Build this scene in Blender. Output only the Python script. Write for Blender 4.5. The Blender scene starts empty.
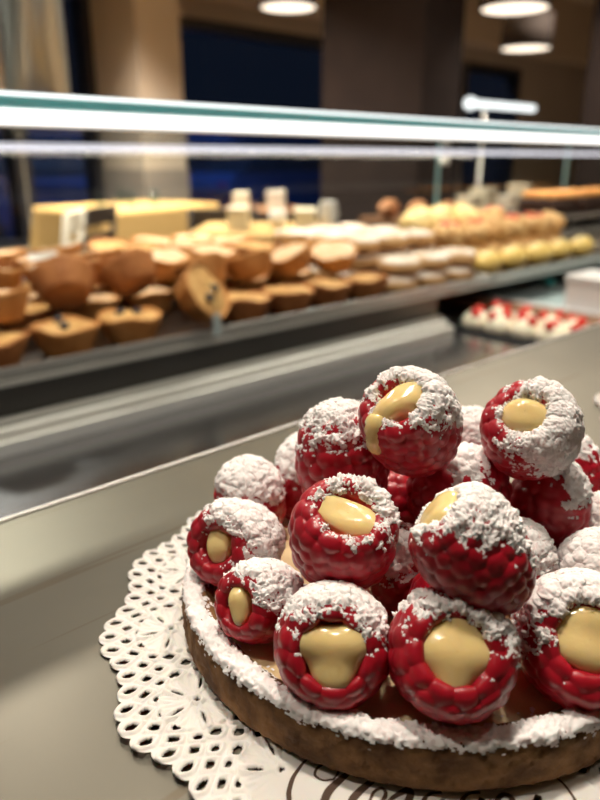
import bpy, math, random
import numpy as np
from mathutils import Vector, Matrix, Euler

random.seed(4)
RNG = np.random.default_rng(11)
SC = bpy.context.scene
COL = SC.collection
PI = math.pi

# ------------------------------------------------------------------ frame
ZC = 0.95                      # height of the steel counter top
CAMH = 0.1023                  # camera above the counter
AZ = math.radians(47.08)       # the view looks 47 degrees off the counter's long axis
CA, SA = math.cos(AZ), math.sin(AZ)
FW = np.array([CA, SA, 0.0]); RT = np.array([SA, -CA, 0.0]); UP = np.array([0, 0, 1.0])
PITCH = math.atan(240 / 700.0)
TC = 0.0273 * RT + 0.1444 * FW + np.array([0, 0, ZC])        # centre of the tart on the counter
CAM = np.array([0, 0, ZC + CAMH])

# ------------------------------------------------------------------ noise (numpy Perlin)
_perm = np.random.default_rng(5).permutation(256)
_perm = np.concatenate([_perm, _perm, _perm])
_grad = np.random.default_rng(6).normal(size=(256, 3)); _grad /= np.linalg.norm(_grad, axis=1)[:, None]
def perlin(p):
    p = np.asarray(p, float); i = np.floor(p).astype(int); f = p - i; i &= 255
    u = f * f * f * (f * (f * 6 - 15) + 10)
    out = 0
    for dx in (0, 1):
        wx = u[..., 0] if dx else 1 - u[..., 0]
        for dy in (0, 1):
            wy = u[..., 1] if dy else 1 - u[..., 1]
            for dz in (0, 1):
                wz = u[..., 2] if dz else 1 - u[..., 2]
                h = _perm[_perm[_perm[(i[..., 0] + dx) & 255] + ((i[..., 1] + dy) & 255)] + ((i[..., 2] + dz) & 255)]
                g = _grad[h]
                d = g[..., 0] * (f[..., 0] - dx) + g[..., 1] * (f[..., 1] - dy) + g[..., 2] * (f[..., 2] - dz)
                out = out + wx * wy * wz * d
    return out * 1.6
def fbm(p, octaves=3):
    s, a = 0, 1.0
    for _ in range(octaves):
        s = s + a * perlin(p); p = p * 2.03 + 7.7; a *= .55
    return s
def sstep(a, b, x):
    t = np.clip((x - a) / (b - a), 0, 1); return t * t * (3 - 2 * t)

# ------------------------------------------------------------------ object helpers
def link(o, parent=None):
    COL.objects.link(o)
    if parent: o.parent = parent
    return o
def raw(name, V, F, m, parent=None, smooth=True):
    me = bpy.data.meshes.new(name)
    V = np.asarray(V, float)
    if isinstance(F, np.ndarray) and F.ndim == 2:
        n, k = F.shape
        me.vertices.add(len(V)); me.vertices.foreach_set('co', V.ravel())
        me.loops.add(n * k); me.loops.foreach_set('vertex_index', F.astype(np.int32).ravel())
        me.polygons.add(n); me.polygons.foreach_set('loop_start', np.arange(0, n * k, k, dtype=np.int32))
        me.update(calc_edges=True)
    else:
        me.from_pydata([tuple(v) for v in V], [], [tuple(f) for f in F]); me.update()
    if len(me.polygons): me.polygons.foreach_set('use_smooth', np.full(len(me.polygons), bool(smooth)))
    me.materials.append(m)
    return link(bpy.data.objects.new(name, me), parent)
def tag(o, label=None, cat=None, group=None, kind=None):
    if label: o['label'] = label
    if cat: o['category'] = cat
    if group: o['group'] = group
    if kind: o['kind'] = kind
    return o
def thing(name, label, cat, loc, rotz=0, group=None):
    o = bpy.data.objects.new(name, None); o.empty_display_size = .01
    link(o); o.location = loc; o.rotation_euler = (0, 0, rotz)
    return tag(o, label, cat, group)
def dup(root, loc, rot, label=None):
    r = root.copy(); COL.objects.link(r); r.location = loc; r.rotation_euler = rot
    if label: r['label'] = label
    for ch in root.children:
        c = ch.copy(); COL.objects.link(c); c.parent = r
        for g in ch.children:
            d = g.copy(); COL.objects.link(d); d.parent = c
    return r
ORD = ['first', 'second', 'third', 'fourth', 'fifth', 'sixth', 'seventh', 'eighth', 'ninth', 'tenth', 'eleventh', 'twelfth', 'thirteenth', 'fourteenth', 'fifteenth', 'sixteenth']

class MB:
    def __init__(s): s.v = []; s.f = []
    def add(s, V, F):
        b = len(s.v); s.v += [tuple(map(float, v)) for v in V]; s.f += [tuple(b + int(i) for i in f) for f in F]; return s
    def box(s, x0, x1, y0, y1, z0, z1, bev=0.0):
        if bev <= 0:
            V = [(x, y, z) for x in (x0, x1) for y in (y0, y1) for z in (z0, z1)]
            return s.add(V, [(0, 1, 3, 2), (4, 6, 7, 5), (0, 4, 5, 1), (2, 3, 7, 6), (0, 2, 6, 4), (1, 5, 7, 3)])
        import bmesh
        bm = bmesh.new(); bmesh.ops.create_cube(bm, size=1)
        for v in bm.verts:
            v.co = Vector(((x0 + x1) / 2 + v.co.x * (x1 - x0), (y0 + y1) / 2 + v.co.y * (y1 - y0), (z0 + z1) / 2 + v.co.z * (z1 - z0)))
        bmesh.ops.bevel(bm, geom=list(bm.edges), offset=bev, segments=2, affect='EDGES', profile=.6)
        bm.verts.index_update()
        s.add([v.co for v in bm.verts], [[v.index for v in f.verts] for f in bm.faces]); bm.free(); return s
    def lathe(s, prof, n=32, c=(0, 0, 0), closed=False):        # closed: a ring whose profile is a loop
        b = []; P = list(prof)
        V = [(c[0] + r * math.cos(2 * PI * k / n), c[1] + r * math.sin(2 * PI * k / n), c[2] + z) for r, z in P for k in range(n)]
        F = [(i * n + k, i * n + (k + 1) % n, (i + 1) * n + (k + 1) % n, (i + 1) * n + k) for i in range(len(P) - 1) for k in range(n)]
        if closed:
            m = len(P) - 1; F += [(m * n + k, m * n + (k + 1) % n, (k + 1) % n, k) for k in range(n)]; return s.add(V, F)
        if P[0][0] > 1e-6: F.append(tuple(reversed(range(n))))
        if P[-1][0] > 1e-6: F.append(tuple((len(P) - 1) * n + k for k in range(n)))
        return s.add(V, F)
    def tube(s, pts, r, n=8):
        pts = [Vector(p) for p in pts]; V = []; rr = r if isinstance(r, (list, tuple)) else [r] * len(pts)
        up = Vector((0.13, 0.21, 1))
        for i, p in enumerate(pts):
            d = (pts[min(i + 1, len(pts) - 1)] - pts[max(i - 1, 0)]).normalized()
            a = d.cross(up).normalized(); b = d.cross(a)
            V += [p + rr[i] * (a * math.cos(2 * PI * k / n) + b * math.sin(2 * PI * k / n)) for k in range(n)]
        F = [(i * n + k, i * n + (k + 1) % n, (i + 1) * n + (k + 1) % n, (i + 1) * n + k) for i in range(len(pts) - 1) for k in range(n)]
        F += [tuple(reversed(range(n))), tuple((len(pts) - 1) * n + k for k in range(n))]
        return s.add(V, F)
    def obj(s, name, m, parent=None, smooth=False):
        return raw(name, s.v, s.f, m, parent, smooth)

# ------------------------------------------------------------------ materials
def mat(name, col, rough=.5, metal=0.0, bump=0.0, bscale=200, var=None, vscale=30, sss=0.0, sssr=(1, .4, .2), sss_scale=.002,
        coat=0.0, emis=None, estr=0, spec=.5, stretch=None, sheen=0):
    m = bpy.data.materials.new(name); m.use_nodes = True
    nt = m.node_tree; b = nt.nodes['Principled BSDF']
    b.inputs['Base Color'].default_value = (*col, 1); b.inputs['Roughness'].default_value = rough
    b.inputs['Metallic'].default_value = metal; b.inputs['Specular IOR Level'].default_value = spec
    if sss:
        b.inputs['Subsurface Weight'].default_value = sss; b.inputs['Subsurface Radius'].default_value = sssr
        b.inputs['Subsurface Scale'].default_value = sss_scale
    if coat: b.inputs['Coat Weight'].default_value = coat; b.inputs['Coat Roughness'].default_value = .12
    if emis: b.inputs['Emission Color'].default_value = (*emis, 1); b.inputs['Emission Strength'].default_value = estr
    tc = nt.nodes.new('ShaderNodeTexCoord'); src = tc.outputs['Object']
    if stretch:
        mp = nt.nodes.new('ShaderNodeMapping'); mp.inputs['Scale'].default_value = stretch
        nt.links.new(src, mp.inputs['Vector']); src = mp.outputs['Vector']
    if var:
        n = nt.nodes.new('ShaderNodeTexNoise'); n.inputs['Scale'].default_value = vscale; n.inputs['Detail'].default_value = 5
        nt.links.new(src, n.inputs['Vector'])
        r = nt.nodes.new('ShaderNodeValToRGB'); r.color_ramp.elements[0].position = .35; r.color_ramp.elements[1].position = .68
        r.color_ramp.elements[0].color = (*col, 1); r.color_ramp.elements[1].color = (*var, 1)
        nt.links.new(n.outputs['Fac'], r.inputs['Fac']); nt.links.new(r.outputs['Color'], b.inputs['Base Color'])
    if bump:
        n = nt.nodes.new('ShaderNodeTexNoise'); n.inputs['Scale'].default_value = bscale; n.inputs['Detail'].default_value = 4
        nt.links.new(src, n.inputs['Vector'])
        bp = nt.nodes.new('ShaderNodeBump'); bp.inputs['Strength'].default_value = bump; bp.inputs['Distance'].default_value = .3 / bscale
        nt.links.new(n.outputs['Fac'], bp.inputs['Height']); nt.links.new(bp.outputs['Normal'], b.inputs['Normal'])
    return m
def thin_glass(name, tint=(.93, .97, .96), rough=0.0, ior=1.45):
    m = bpy.data.materials.new(name); m.use_nodes = True; nt = m.node_tree
    nt.nodes.remove(nt.nodes['Principled BSDF']); out = nt.nodes['Material Output']
    t = nt.nodes.new('ShaderNodeBsdfTransparent'); t.inputs['Color'].default_value = (*tint, 1)
    g = nt.nodes.new('ShaderNodeBsdfGlossy'); g.inputs['Roughness'].default_value = rough
    f = nt.nodes.new('ShaderNodeFresnel'); f.inputs['IOR'].default_value = ior
    x = nt.nodes.new('ShaderNodeMixShader')
    ge = nt.nodes.new('ShaderNodeNewGeometry'); mu = nt.nodes.new('ShaderNodeMath'); mu.operation = 'MULTIPLY'   # reflect on the outer face only
    iv = nt.nodes.new('ShaderNodeMath'); iv.operation = 'SUBTRACT'; iv.inputs[0].default_value = 1.0
    nt.links.new(ge.outputs['Backfacing'], iv.inputs[1]); nt.links.new(f.outputs['Fac'], mu.inputs[0]); nt.links.new(iv.outputs['Value'], mu.inputs[1])
    nt.links.new(mu.outputs['Value'], x.inputs['Fac']); nt.links.new(t.outputs['BSDF'], x.inputs[1]); nt.links.new(g.outputs['BSDF'], x.inputs[2])
    nt.links.new(x.outputs['Shader'], out.inputs['Surface']); return m
def emit(name, col, s):
    m = bpy.data.materials.new(name); m.use_nodes = True; nt = m.node_tree
    nt.nodes.remove(nt.nodes['Principled BSDF']); e = nt.nodes.new('ShaderNodeEmission')
    e.inputs['Color'].default_value = (*col, 1); e.inputs['Strength'].default_value = s
    nt.links.new(e.outputs['Emission'], nt.nodes['Material Output'].inputs['Surface']); return m

M = {}
M['berry'] = mat('raspberry_flesh', (.33, .005, .016), .34, sss=.35, sssr=(1, .12, .10), sss_scale=.0022, var=(.43, .010, .026), vscale=160, coat=.1, bump=.12, bscale=900)
M['cream'] = mat('custard_cream', (.88, .68, .31), .14, sss=.4, sssr=(1, .75, .4), sss_scale=.003, coat=.5, bump=.12, bscale=450)
M['custard'] = mat('custard_base', (.78, .64, .40), .22, coat=.3, var=(.70, .54, .30), vscale=60, bump=.1, bscale=90)
M['sugar'] = mat('icing_sugar', (.90, .88, .88), .9, sss=.5, sssr=(1, .85, .85), sss_scale=.0009, bump=.35, bscale=2200, spec=.2)
M['crust'] = mat('tart_crust', (.085, .036, .011), .75, var=(.27, .14, .054), vscale=170, bump=1.0, bscale=520, spec=.3)
M['paper'] = mat('white_paper', (.74, .73, .70), .8, bump=.15, bscale=1500, sss=.1, sss_scale=.0005, spec=.25)
M['ink'] = mat('brown_ink', (.06, .028, .012), .6)
M['pastry'] = mat('shortcrust', (.46, .19, .055), .7, var=(.60, .29, .10), vscale=35, bump=.5, bscale=250, spec=.3)
M['pastry_dark'] = mat('shortcrust_dark', (.33, .12, .04), .7, var=(.48, .20, .07), vscale=35, bump=.5, bscale=250, spec=.3)
M['filling'] = mat('pale_filling', (.66, .41, .155), .6, var=(.50, .25, .075), vscale=60, bump=.6, bscale=180)
M['filling_pink'] = mat('pale_icing', (.70, .44, .24), .5, var=(.80, .64, .46), vscale=40, bump=.4, bscale=150)
M['blueberry'] = mat('blueberry', (.015, .018, .035), .35)
M['sponge'] = mat('round_cake', (.50, .26, .10), .8, var=(.62, .38, .17), vscale=50, bump=.5, bscale=200)
M['dust'] = mat('powdered_sugar', (.88, .83, .78), .9, var=(.60, .40, .24), vscale=38, bump=.4, bscale=300)
M['choux'] = mat('choux', (.58, .30, .10), .65, var=(.82, .58, .30), vscale=45, bump=.7, bscale=120)
M['choux_yellow'] = mat('choux_yellow', (.85, .62, .22), .6, var=(.90, .74, .40), vscale=40, bump=.5, bscale=120)
M['eclair'] = mat('eclair', (.80, .55, .14), .45, var=(.86, .66, .28), vscale=25, bump=.3, bscale=120)
M['chocolate'] = mat('chocolate', (.055, .022, .014), .4, bump=.4, bscale=60)
M['orange'] = mat('orange_fruit', (.80, .30, .06), .4, var=(.90, .50, .14), vscale=20)
M['redfruit'] = mat('strawberry', (.72, .03, .02), .35, sss=.1, sss_scale=.002)
M['whip'] = mat('whipped_cream', (.90, .82, .66), .6, sss=.1, sss_scale=.003)
M['cup'] = mat('paper_cup', (.90, .84, .70), .8)
M['steel_tray'] = mat('tray_metal', (.60, .60, .58), .38, 1.0, bump=.1, bscale=60)
M['steel_dark'] = mat('dark_steel', (.13, .125, .12), .30, 1.0, bump=.05, bscale=40, stretch=(1, 30, 30))
M['deck'] = mat('polished_deck', (.17, .18, .205), .26, 1.0, coat=.6)
M['alu'] = mat('aluminium', (.78, .76, .72), .28, 1.0)
M['track_glint'] = mat('track_and_glint_steel', (.92, .92, .90), .55, 1.0)  # pale steel of the door tracks, also used for the counter edge glint
M['chrome'] = mat('chrome', (.45, .45, .46), .28, 1.0)
M['glass'] = thin_glass('clear_glass')
M['glass_front'] = thin_glass('front_glass', (.88, .92, .92))
M['pane'] = thin_glass('window_pane', (.75, .80, .85))
M['glass_edge'] = mat('glass_edge_teal', (.52, .80, .80), .25, sss=.4, sssr=(.6, 1, 1), sss_scale=.01)
M['led'] = emit('led_white', (1.0, .97, .93), 1.9)
M['led_soft'] = emit('led_front', (.95, .93, 1.0), 1.5)
M['tube_and_rim_glow'] = emit('tube_and_rim_glow', (.95, 1.0, .98), 1.6)  # glow of the strip lamp, also the highlight put on the glass rim
M['lampglow'] = emit('lamp_diffuser', (1.0, .84, .66), 2.2)
M['added_glow'] = emit('added_lens_glow', (1.0, .85, .66), 10.0)
M['wall'] = mat('beige_plaster', (.50, .43, .345), .85, var=(.47, .40, .315), vscale=2, bump=.1, bscale=60)
M['wainscot'] = mat('grey_panelling', (.26, .23, .20), .7, var=(.22, .19, .165), vscale=3)
M['ceiling'] = mat('ceiling_paint', (.62, .50, .35), .9)
M['darkwall'] = mat('dark_brown_cladding', (.020, .014, .013), .7, var=(.026, .018, .016), vscale=4, spec=.15)
M['floor'] = mat('dark_floor', (.055, .045, .038), .35, var=(.075, .06, .05), vscale=3)
M['frame'] = mat('dark_frame', (.02, .02, .024), .4)
M['shade'] = mat('lamp_shade', (.085, .066, .058), .8, bump=.2, bscale=300)
M['cloth'] = mat('yellow_cloth', (.52, .325, .115), .85, bump=.2, bscale=300)
M['wood'] = mat('brown_wood', (.20, .095, .045), .5, var=(.28, .14, .07), vscale=8, stretch=(1, 8, 8))
M['wooddark'] = mat('dark_wood', (.035, .026, .022), .5)
M['whitepaint'] = mat('white_paint', (.72, .66, .55), .5)
M['cardcream'] = mat('cream_card', (.78, .72, .55), .7)
M['ceramic'] = mat('white_ceramic', (.85, .82, .76), .25)
M['plastic_white'] = mat('white_plastic', (.80, .80, .84), .4)
M['board'] = mat('pale_board', (.50, .62, .66), .25)
M['teal'] = mat('teal_card', (.10, .62, .62), .5)
M['clear'] = thin_glass('clear_plastic', (.86, .92, .92), .05)
M['carblue'] = mat('blue_car_paint', (.05, .10, .30), .25, .3, coat=.6)
M['carglass'] = mat('car_glass', (.02, .03, .05), .08)
M['rubber'] = mat('rubber', (.02, .02, .02), .8)
M['taillight'] = mat('red_lens', (.5, .02, .03), .2)
M['asphalt'] = mat('asphalt', (.05, .05, .055), .8, bump=.3, bscale=60)
M['lightpost'] = mat('lamp_post_metal', (.08, .08, .09), .5)
M['loaf'] = mat('bread', (.42, .17, .07), .7, var=(.55, .27, .12), vscale=20, bump=.5, bscale=80)

# brushed, scratched counter steel
def counter_mat():
    m = bpy.data.materials.new('worn_steel'); m.use_nodes = True; nt = m.node_tree; b = nt.nodes['Principled BSDF']
    b.inputs['Metallic'].default_value = 1.0
    tc = nt.nodes.new('ShaderNodeTexCoord')
    n = nt.nodes.new('ShaderNodeTexNoise'); n.inputs['Scale'].default_value = 9; n.inputs['Detail'].default_value = 6
    nt.links.new(tc.outputs['Object'], n.inputs['Vector'])
    r = nt.nodes.new('ShaderNodeValToRGB'); r.color_ramp.elements[0].color = (.205, .20, .168, 1); r.color_ramp.elements[1].color = (.26, .255, .215, 1)
    r.color_ramp.elements[0].position = .35; r.color_ramp.elements[1].position = .7
    nt.links.new(n.outputs['Fac'], r.inputs['Fac'])
    # long thin scratches: stretched noise, thresholded
    mp = nt.nodes.new('ShaderNodeMapping'); mp.inputs['Rotation'].default_value = (0, 0, math.radians(-33)); mp.inputs['Scale'].default_value = (3, 130, 1)
    nt.links.new(tc.outputs['Object'], mp.inputs['Vector'])
    n2 = nt.nodes.new('ShaderNodeTexNoise'); n2.inputs['Scale'].default_value = 2.2; n2.inputs['Detail'].default_value = 1
    nt.links.new(mp.outputs['Vector'], n2.inputs['Vector'])
    r2 = nt.nodes.new('ShaderNodeValToRGB'); e = r2.color_ramp.elements
    e[0].position = .665; e[0].color = (0, 0, 0, 1); e[1].position = .69; e[1].color = (1, 1, 1, 1)
    nt.links.new(n2.outputs['Fac'], r2.inputs['Fac'])
    mx = nt.nodes.new('ShaderNodeMixRGB'); mx.inputs['Color2'].default_value = (.20, .18, .14, 1)
    nt.links.new(r2.outputs['Color'], mx.inputs['Fac']); nt.links.new(r.outputs['Color'], mx.inputs['Color1'])
    nt.links.new(mx.outputs['Color'], b.inputs['Base Color'])
    mr = nt.nodes.new('ShaderNodeMapRange'); mr.inputs['To Min'].default_value = .34; mr.inputs['To Max'].default_value = .45
    nt.links.new(n.outputs['Fac'], mr.inputs['Value']); nt.links.new(mr.outputs['Result'], b.inputs['Roughness'])
    bp = nt.nodes.new('ShaderNodeBump'); bp.inputs['Strength'].default_value = .15; bp.inputs['Distance'].default_value = .0004
    n3 = nt.nodes.new('ShaderNodeTexNoise'); n3.inputs['Scale'].default_value = 60; n3.inputs['Detail'].default_value = 3
    nt.links.new(tc.outputs['Object'], n3.inputs['Vector']); nt.links.new(n3.outputs['Fac'], bp.inputs['Height']); nt.links.new(bp.outputs['Normal'], b.inputs['Normal'])
    return m
M['counter'] = counter_mat()

# ================================================================== THE TART
def grid_faces(nr, nc, wrap=True):
    i = np.arange(nr - 1)[:, None]; k = np.arange(nc if wrap else nc - 1)[None, :]; k2 = (k + 1) % nc
    return np.stack([i * nc + k, i * nc + k2, (i + 1) * nc + k2, (i + 1) * nc + k], -1).reshape(-1, 4)
def grid_normals(P):                       # P (nr,nc,3), wrapped in nc; points outwards if rows go bottom->top counter-clockwise
    du = np.roll(P, -1, 1) - np.roll(P, 1, 1)
    dv = np.gradient(P, axis=0)
    n = np.cross(du, dv); l = np.linalg.norm(n, axis=-1, keepdims=True)
    return n / np.maximum(l, 1e-12)
def cull(V, F, keep):
    F = F[keep]; used = np.unique(F); mp = np.full(len(V), -1); mp[used] = np.arange(len(used))
    return V[used], mp[F]

tart_root = thing('raspberry_tart', 'round raspberry tart with sugared brown crust on the lace doily', 'tart', TC + np.array([0, 0, .0007]))
def smooth_profile(pts, n):
    pts = np.array(pts, float); d = np.concatenate([[0], np.cumsum(np.linalg.norm(np.diff(pts, axis=0), axis=1))])
    s = np.linspace(0, d[-1], n); out = np.stack([np.interp(s, d, pts[:, k]) for k in (0, 1)], 1)
    for _ in range(max(1, n // 24)):
        o = out.copy(); o[1:-1] = (out[:-2] + 2 * out[1:-1] + out[2:]) / 4; out = o
    return out, s
def make_tart():
    prof = [(0.5, .3), (40, .2), (53.9, .2), (54.7, .7), (54.8, 2.6), (54.7, 6.0), (54.6, 8.4), (54.5, 9.6), (53.7, 10.6), (52.2, 10.9), (50.0, 10.5), (48.6, 9.5), (47.6, 8.4), (47.0, 7.4), (30, 7.4), (.5, 7.4)]
    pr, s = smooth_profile(prof, 170); NU = 500
    th = np.linspace(0, 2 * PI, NU, endpoint=False)
    P = np.stack([pr[:, :1] * np.cos(th), pr[:, :1] * np.sin(th), np.repeat(pr[:, 1:], NU, 1)], -1)
    N = grid_normals(P)
    side = ((pr[:, 0] > 49) & (pr[:, 1] > .6)).astype(float)[:, None]
    d = (.30 * fbm(P * .35) + .16 * perlin(P * 1.3) - .55 * sstep(.34, .6, perlin(P * .8 + 31))) * side
    P = P + N * d[..., None]
    raw('crust', P.reshape(-1, 3) * .001, grid_faces(len(pr), NU), M['crust'], tart_root)
    # custard floor
    r = np.linspace(.3, 47.9, 60)[:, None]; th = np.linspace(0, 2 * PI, 180, endpoint=False)[None]
    P = np.stack([r * np.cos(th), r * np.sin(th), 8.5 + 0 * r * th], -1); P[..., 2] += .35 * fbm(P * .12)
    raw('custard', P.reshape(-1, 3) * .001, grid_faces(60, 180), M['custard'], tart_root)
    # sugar along the rim
    prs, s = smooth_profile([(54.55, 7.8), (54.75, 9.5), (53.9, 10.7), (52.2, 11.0), (50.0, 10.6), (48.5, 9.6), (47.5, 8.6), (45.5, 8.6)], 56)
    NU = 1100; th = np.linspace(0, 2 * PI, NU, endpoint=False)
    P = np.stack([prs[:, :1] * np.cos(th), prs[:, :1] * np.sin(th), np.repeat(prs[:, 1:], NU, 1)], -1)
    N = grid_normals(P)
    q = (s / s[-1])[:, None] * np.ones((1, NU))
    band = sstep(.08, .30, q) * (1 - sstep(.42, .78, q))
    m = band * 1.15 + .42 * fbm(P * .30) + .58 * fbm(P * 1.0 + 9) + .22 * perlin(P * 2.3) - .56
    thk = sstep(0, .6, m)
    disp = thk * (.42 + .40 * fbm(P * .8) + .26 * perlin(P * 2.0)) - .06
    Q = P + N * disp[..., None] + np.array([0, 0, .25]) * thk[..., None]
    F = grid_faces(len(prs), NU); mm = m.reshape(-1)
    V, F = cull(Q.reshape(-1, 3) * .001, F, mm[F].max(1) > 0)
    raw('sugar_dusting', V, F, M['sugar'], tart_root)
make_tart()

# ------------------------------------------------------------------ raspberries
def rel(p): return TC + .001 * (p[0] * RT + p[1] * FW + p[2] * UP)
# name, centre in mm (right, forward, up) from the tart's centre, radius, opening direction in (right, up, towards viewer),
# sugar direction in the same, sugar threshold, opening radius, length factor, label
B = [
 ('R1', (-21.2, -36.8, 17.8), 10.4, (-.02, -.20, 1), (.05, .9, .15), .30, 0.46, 1.00, 'front raspberry with a broad triangular cream filling, near the left of the front row'),
 ('R2', (-.6, -41.4, 19.7), 11.4, (.10, .02, 1), (.25, .9, .1), .33, 0.40, 1.02, 'large frontmost raspberry with a square cream centre, dusted along its top'),
 ('R3', (24.2, -35.6, 17.6), 11.5, (.22, .08, 1), (-.5, .8, .2), .22, 0.40, 1.00, 'raspberry with round cream centre cut off by the right picture edge'),
 ('R4', (-35.0, -21.0, 16.0), 8.9, (-.62, -.08, .85), (.55, .8, .25), .20, 0.38, 1.22, 'tall leaning raspberry on the left rim with a narrow slit of cream'),
 ('R5', (-41.8, -1.8, 18.2), 10.2, (-.58, -.05, .85), (.75, .6, .3), .10, 0.36, 1.03, 'leftmost raspberry, cream facing left and its right half thick with sugar'),
 ('R6', (-18.8, -21.2, 31.0), 10.7, (.10, .52, .85), (.5, .5, .45), 0.60, 0.44, 1.08, 'raspberry in the middle tier with cream running sideways in its upturned opening'),
 ('R7', (3.2, -36.9, 37.0), 9.8, (-.62, .60, .30), (0, .95, .1), 0.24, 0.42, 1.22, 'raspberry lying on its side at centre front, sugar on its back, cream peeping left'),
 ('R8', (-17.6, 6.0, 36.6), 11.5, (.12, -.9, -.35), (-.05, .95, .25), 0.34, .55, 1.10, 'upright dome raspberry at the upper left, tip up, no cream showing'),
 ('R9', (-3.2, -3.6, 48.0), 10.9, (-.30, .52, .80), (.30, .75, .3), 0.27, 0.42, 1.12, 'topmost raspberry of the pile with cream spilling from its sugared opening'),
 ('R10', (25.0, 3.6, 43.6), 10.8, (-.15, .42, .90), (.85, .05, .5), .06, 0.38, 1.04, 'upper right raspberry with yellow cream and a thick white right side'),
 ('R11', (9.6, 4.5, 28.6), 10.9, (.75, .25, -.6), (-.1, .9, .4), 0.44, .5, 1.12, 'dusted raspberry lying sideways just below the two top ones'),
 ('R12', (32.4, 6.6, 24.2), 9.8, (-.1, -.9, -.3), (0, .95, .35), .18, .5, 1.08, 'raspberry with a sugared cap directly under the upper right cream one'),
 ('R13', (-5.0, -11.0, 17.6), 9.4, (.35, -.75, -.3), (-.75, .6, .25), 0.12, .5, 1.05, 'shaded raspberry between the middle tier and the lying one, sugar on its left'),
 ('R14', (38.0, -12.6, 17.0), 9.2, (0, -.7, -.7), (-.1, .8, .6), -.35, .5, 1.02, 'raspberry completely white with sugar at the right edge'),
 ('R15', (48.0, 6.5, 17.0), 8.6, (0, -.8, -.6), (-.2, .8, .6), -.1, .5, 1.0, 'small whitened raspberry at the far right edge'),
 ('R16', (45.0, 27.0, 23.5), 9.0, (.2, -.85, -.3), (-.2, .9, .3), 0.40, .5, 1.02, 'red raspberry half hidden behind the right of the pile'),
 ('R17', (-40.4, 18.6, 19.6), 9.4, (.1, -.85, -.5), (.15, .75, .5), 0.18, .5, 1.08, 'blurred sugared raspberry at the back left rim'),
 ('R18', (-26.0, 30.5, 19.5), 10.2, (-.1, -.9, -.3), (.1, .85, .5), 0.20, .5, 1.25, 'tall sugared raspberry at the back, left of the upright dome one'),
 ('R19', (-3.6, 14.5, 19.0), 10.4, (.0, -.8, -.5), (0, .95, .2), .8, .5, 1.05, 'bare dark red raspberry deep in the gap under the topmost one'),
 ('R20', (19.5, 33.0, 27.5), 9.8, (.2, -.9, -.2), (0, .8, .6), 0.34, .5, 1.08, 'blurred pink raspberry seen between the two highest ones'),
 ('R21', (20.5, -10.0, 17.6), 8.8, (.1, -.85, -.3), (.2, .8, .45), 0.20, .5, 1.1, 'sugared raspberry squeezed in behind the lying one on the right'),
 ('R22', (-17.0, 3.0, 17.4), 9.6, (0, -.8, -.5), (0, .95, .2), .9, .5, 1.05, 'plain raspberry in the bottom tier beneath the upright dome one'),
 ('R23', (17.0, 24.0, 17.0), 9.3, (0, -.8, -.5), (0, .95, .2), .7, .5, 1.05, 'plain raspberry in the bottom tier at the back of the pile'),
 ('R24', (2.0, -24.0, 17.4), 8.0, (0, -.8, -.5), (0, .95, .2), .9, .5, 1.0, 'small shaded raspberry under the lying one at centre front'),
]
CEN = [rel(b[1]) for b in B]; RAD = [b[2] * .001 for b in B]

def berry_surface(op, length, seed, nv, nu, amp=.41):
    prof = [(.02, -1.04 * length), (.30, -1.01 * length), (.56, -.88 * length), (.78, -.64 * length), (.93, -.30 * length), (.985, .05 * length), (.97, .38 * length), (.90, .62 * length), (.80, .78 * length),
            (op + .20, .86 * length), (op + .11, .85 * length), (op + .05, .78 * length), (op - .06, .45 * length)]
    pr, s = smooth_profile(prof, nv)
    th = np.linspace(0, 2 * PI, nu, endpoint=False)
    P = np.stack([pr[:, :1] * np.cos(th), pr[:, :1] * np.sin(th), np.repeat(pr[:, 1:], nu, 1)], -1)
    N = grid_normals(P)
    # drupelets: staggered rows of round beads
    rg = np.random.default_rng(seed); C = []
    fine, fs = smooth_profile(prof, 400); total = fs[-1]; row = .325; k = 0; sv = .03
    while sv < total * .93:
        r, z = fine[np.searchsorted(fs, sv).clip(0, 399)]
        n = max(1, int(round(2 * PI * r / .36)))
        for j in range(n):
            a = 2 * PI * (j + .5 * (k % 2) + rg.uniform(-.10, .10)) / n
            sz = .205 * rg.uniform(.88, 1.12)
            C.append((r * math.cos(a), r * math.sin(a), z + rg.uniform(-.03, .03), sz))
        sv += row; k += 1
    C = np.array(C)
    flat = P.reshape(-1, 3); best = np.full(len(flat), -1.0)
    for c in C:
        d2 = ((flat - c[:3]) ** 2).sum(1); m = d2 < (c[3] * 1.1) ** 2
        h = np.sqrt(np.maximum(0, 1 - d2[m] / (c[3] * 1.1) ** 2)) * c[3]
        best[m] = np.maximum(best[m], h)
    best = np.where(best < 0, 0, best).reshape(P.shape[:2])
    fade = np.ones(nv); fade[s > total * .93] = .3
    P = P + N * ((best - .12) * amp * fade[:, None])[..., None]
    P += N * (.022 * fbm(P * 1.6 + seed))[..., None]
    P[..., 0] *= 1 + rg.uniform(-.05, .05); P[..., 1] *= 1 + rg.uniform(-.05, .05)
    return P, s / total
def rot_to(d, twist):
    d = Vector(d).normalized(); q = Vector((0, 0, 1)).rotation_difference(d)
    return np.array((q.to_matrix() @ Matrix.Rotation(twist, 3, 'Z')))

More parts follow.
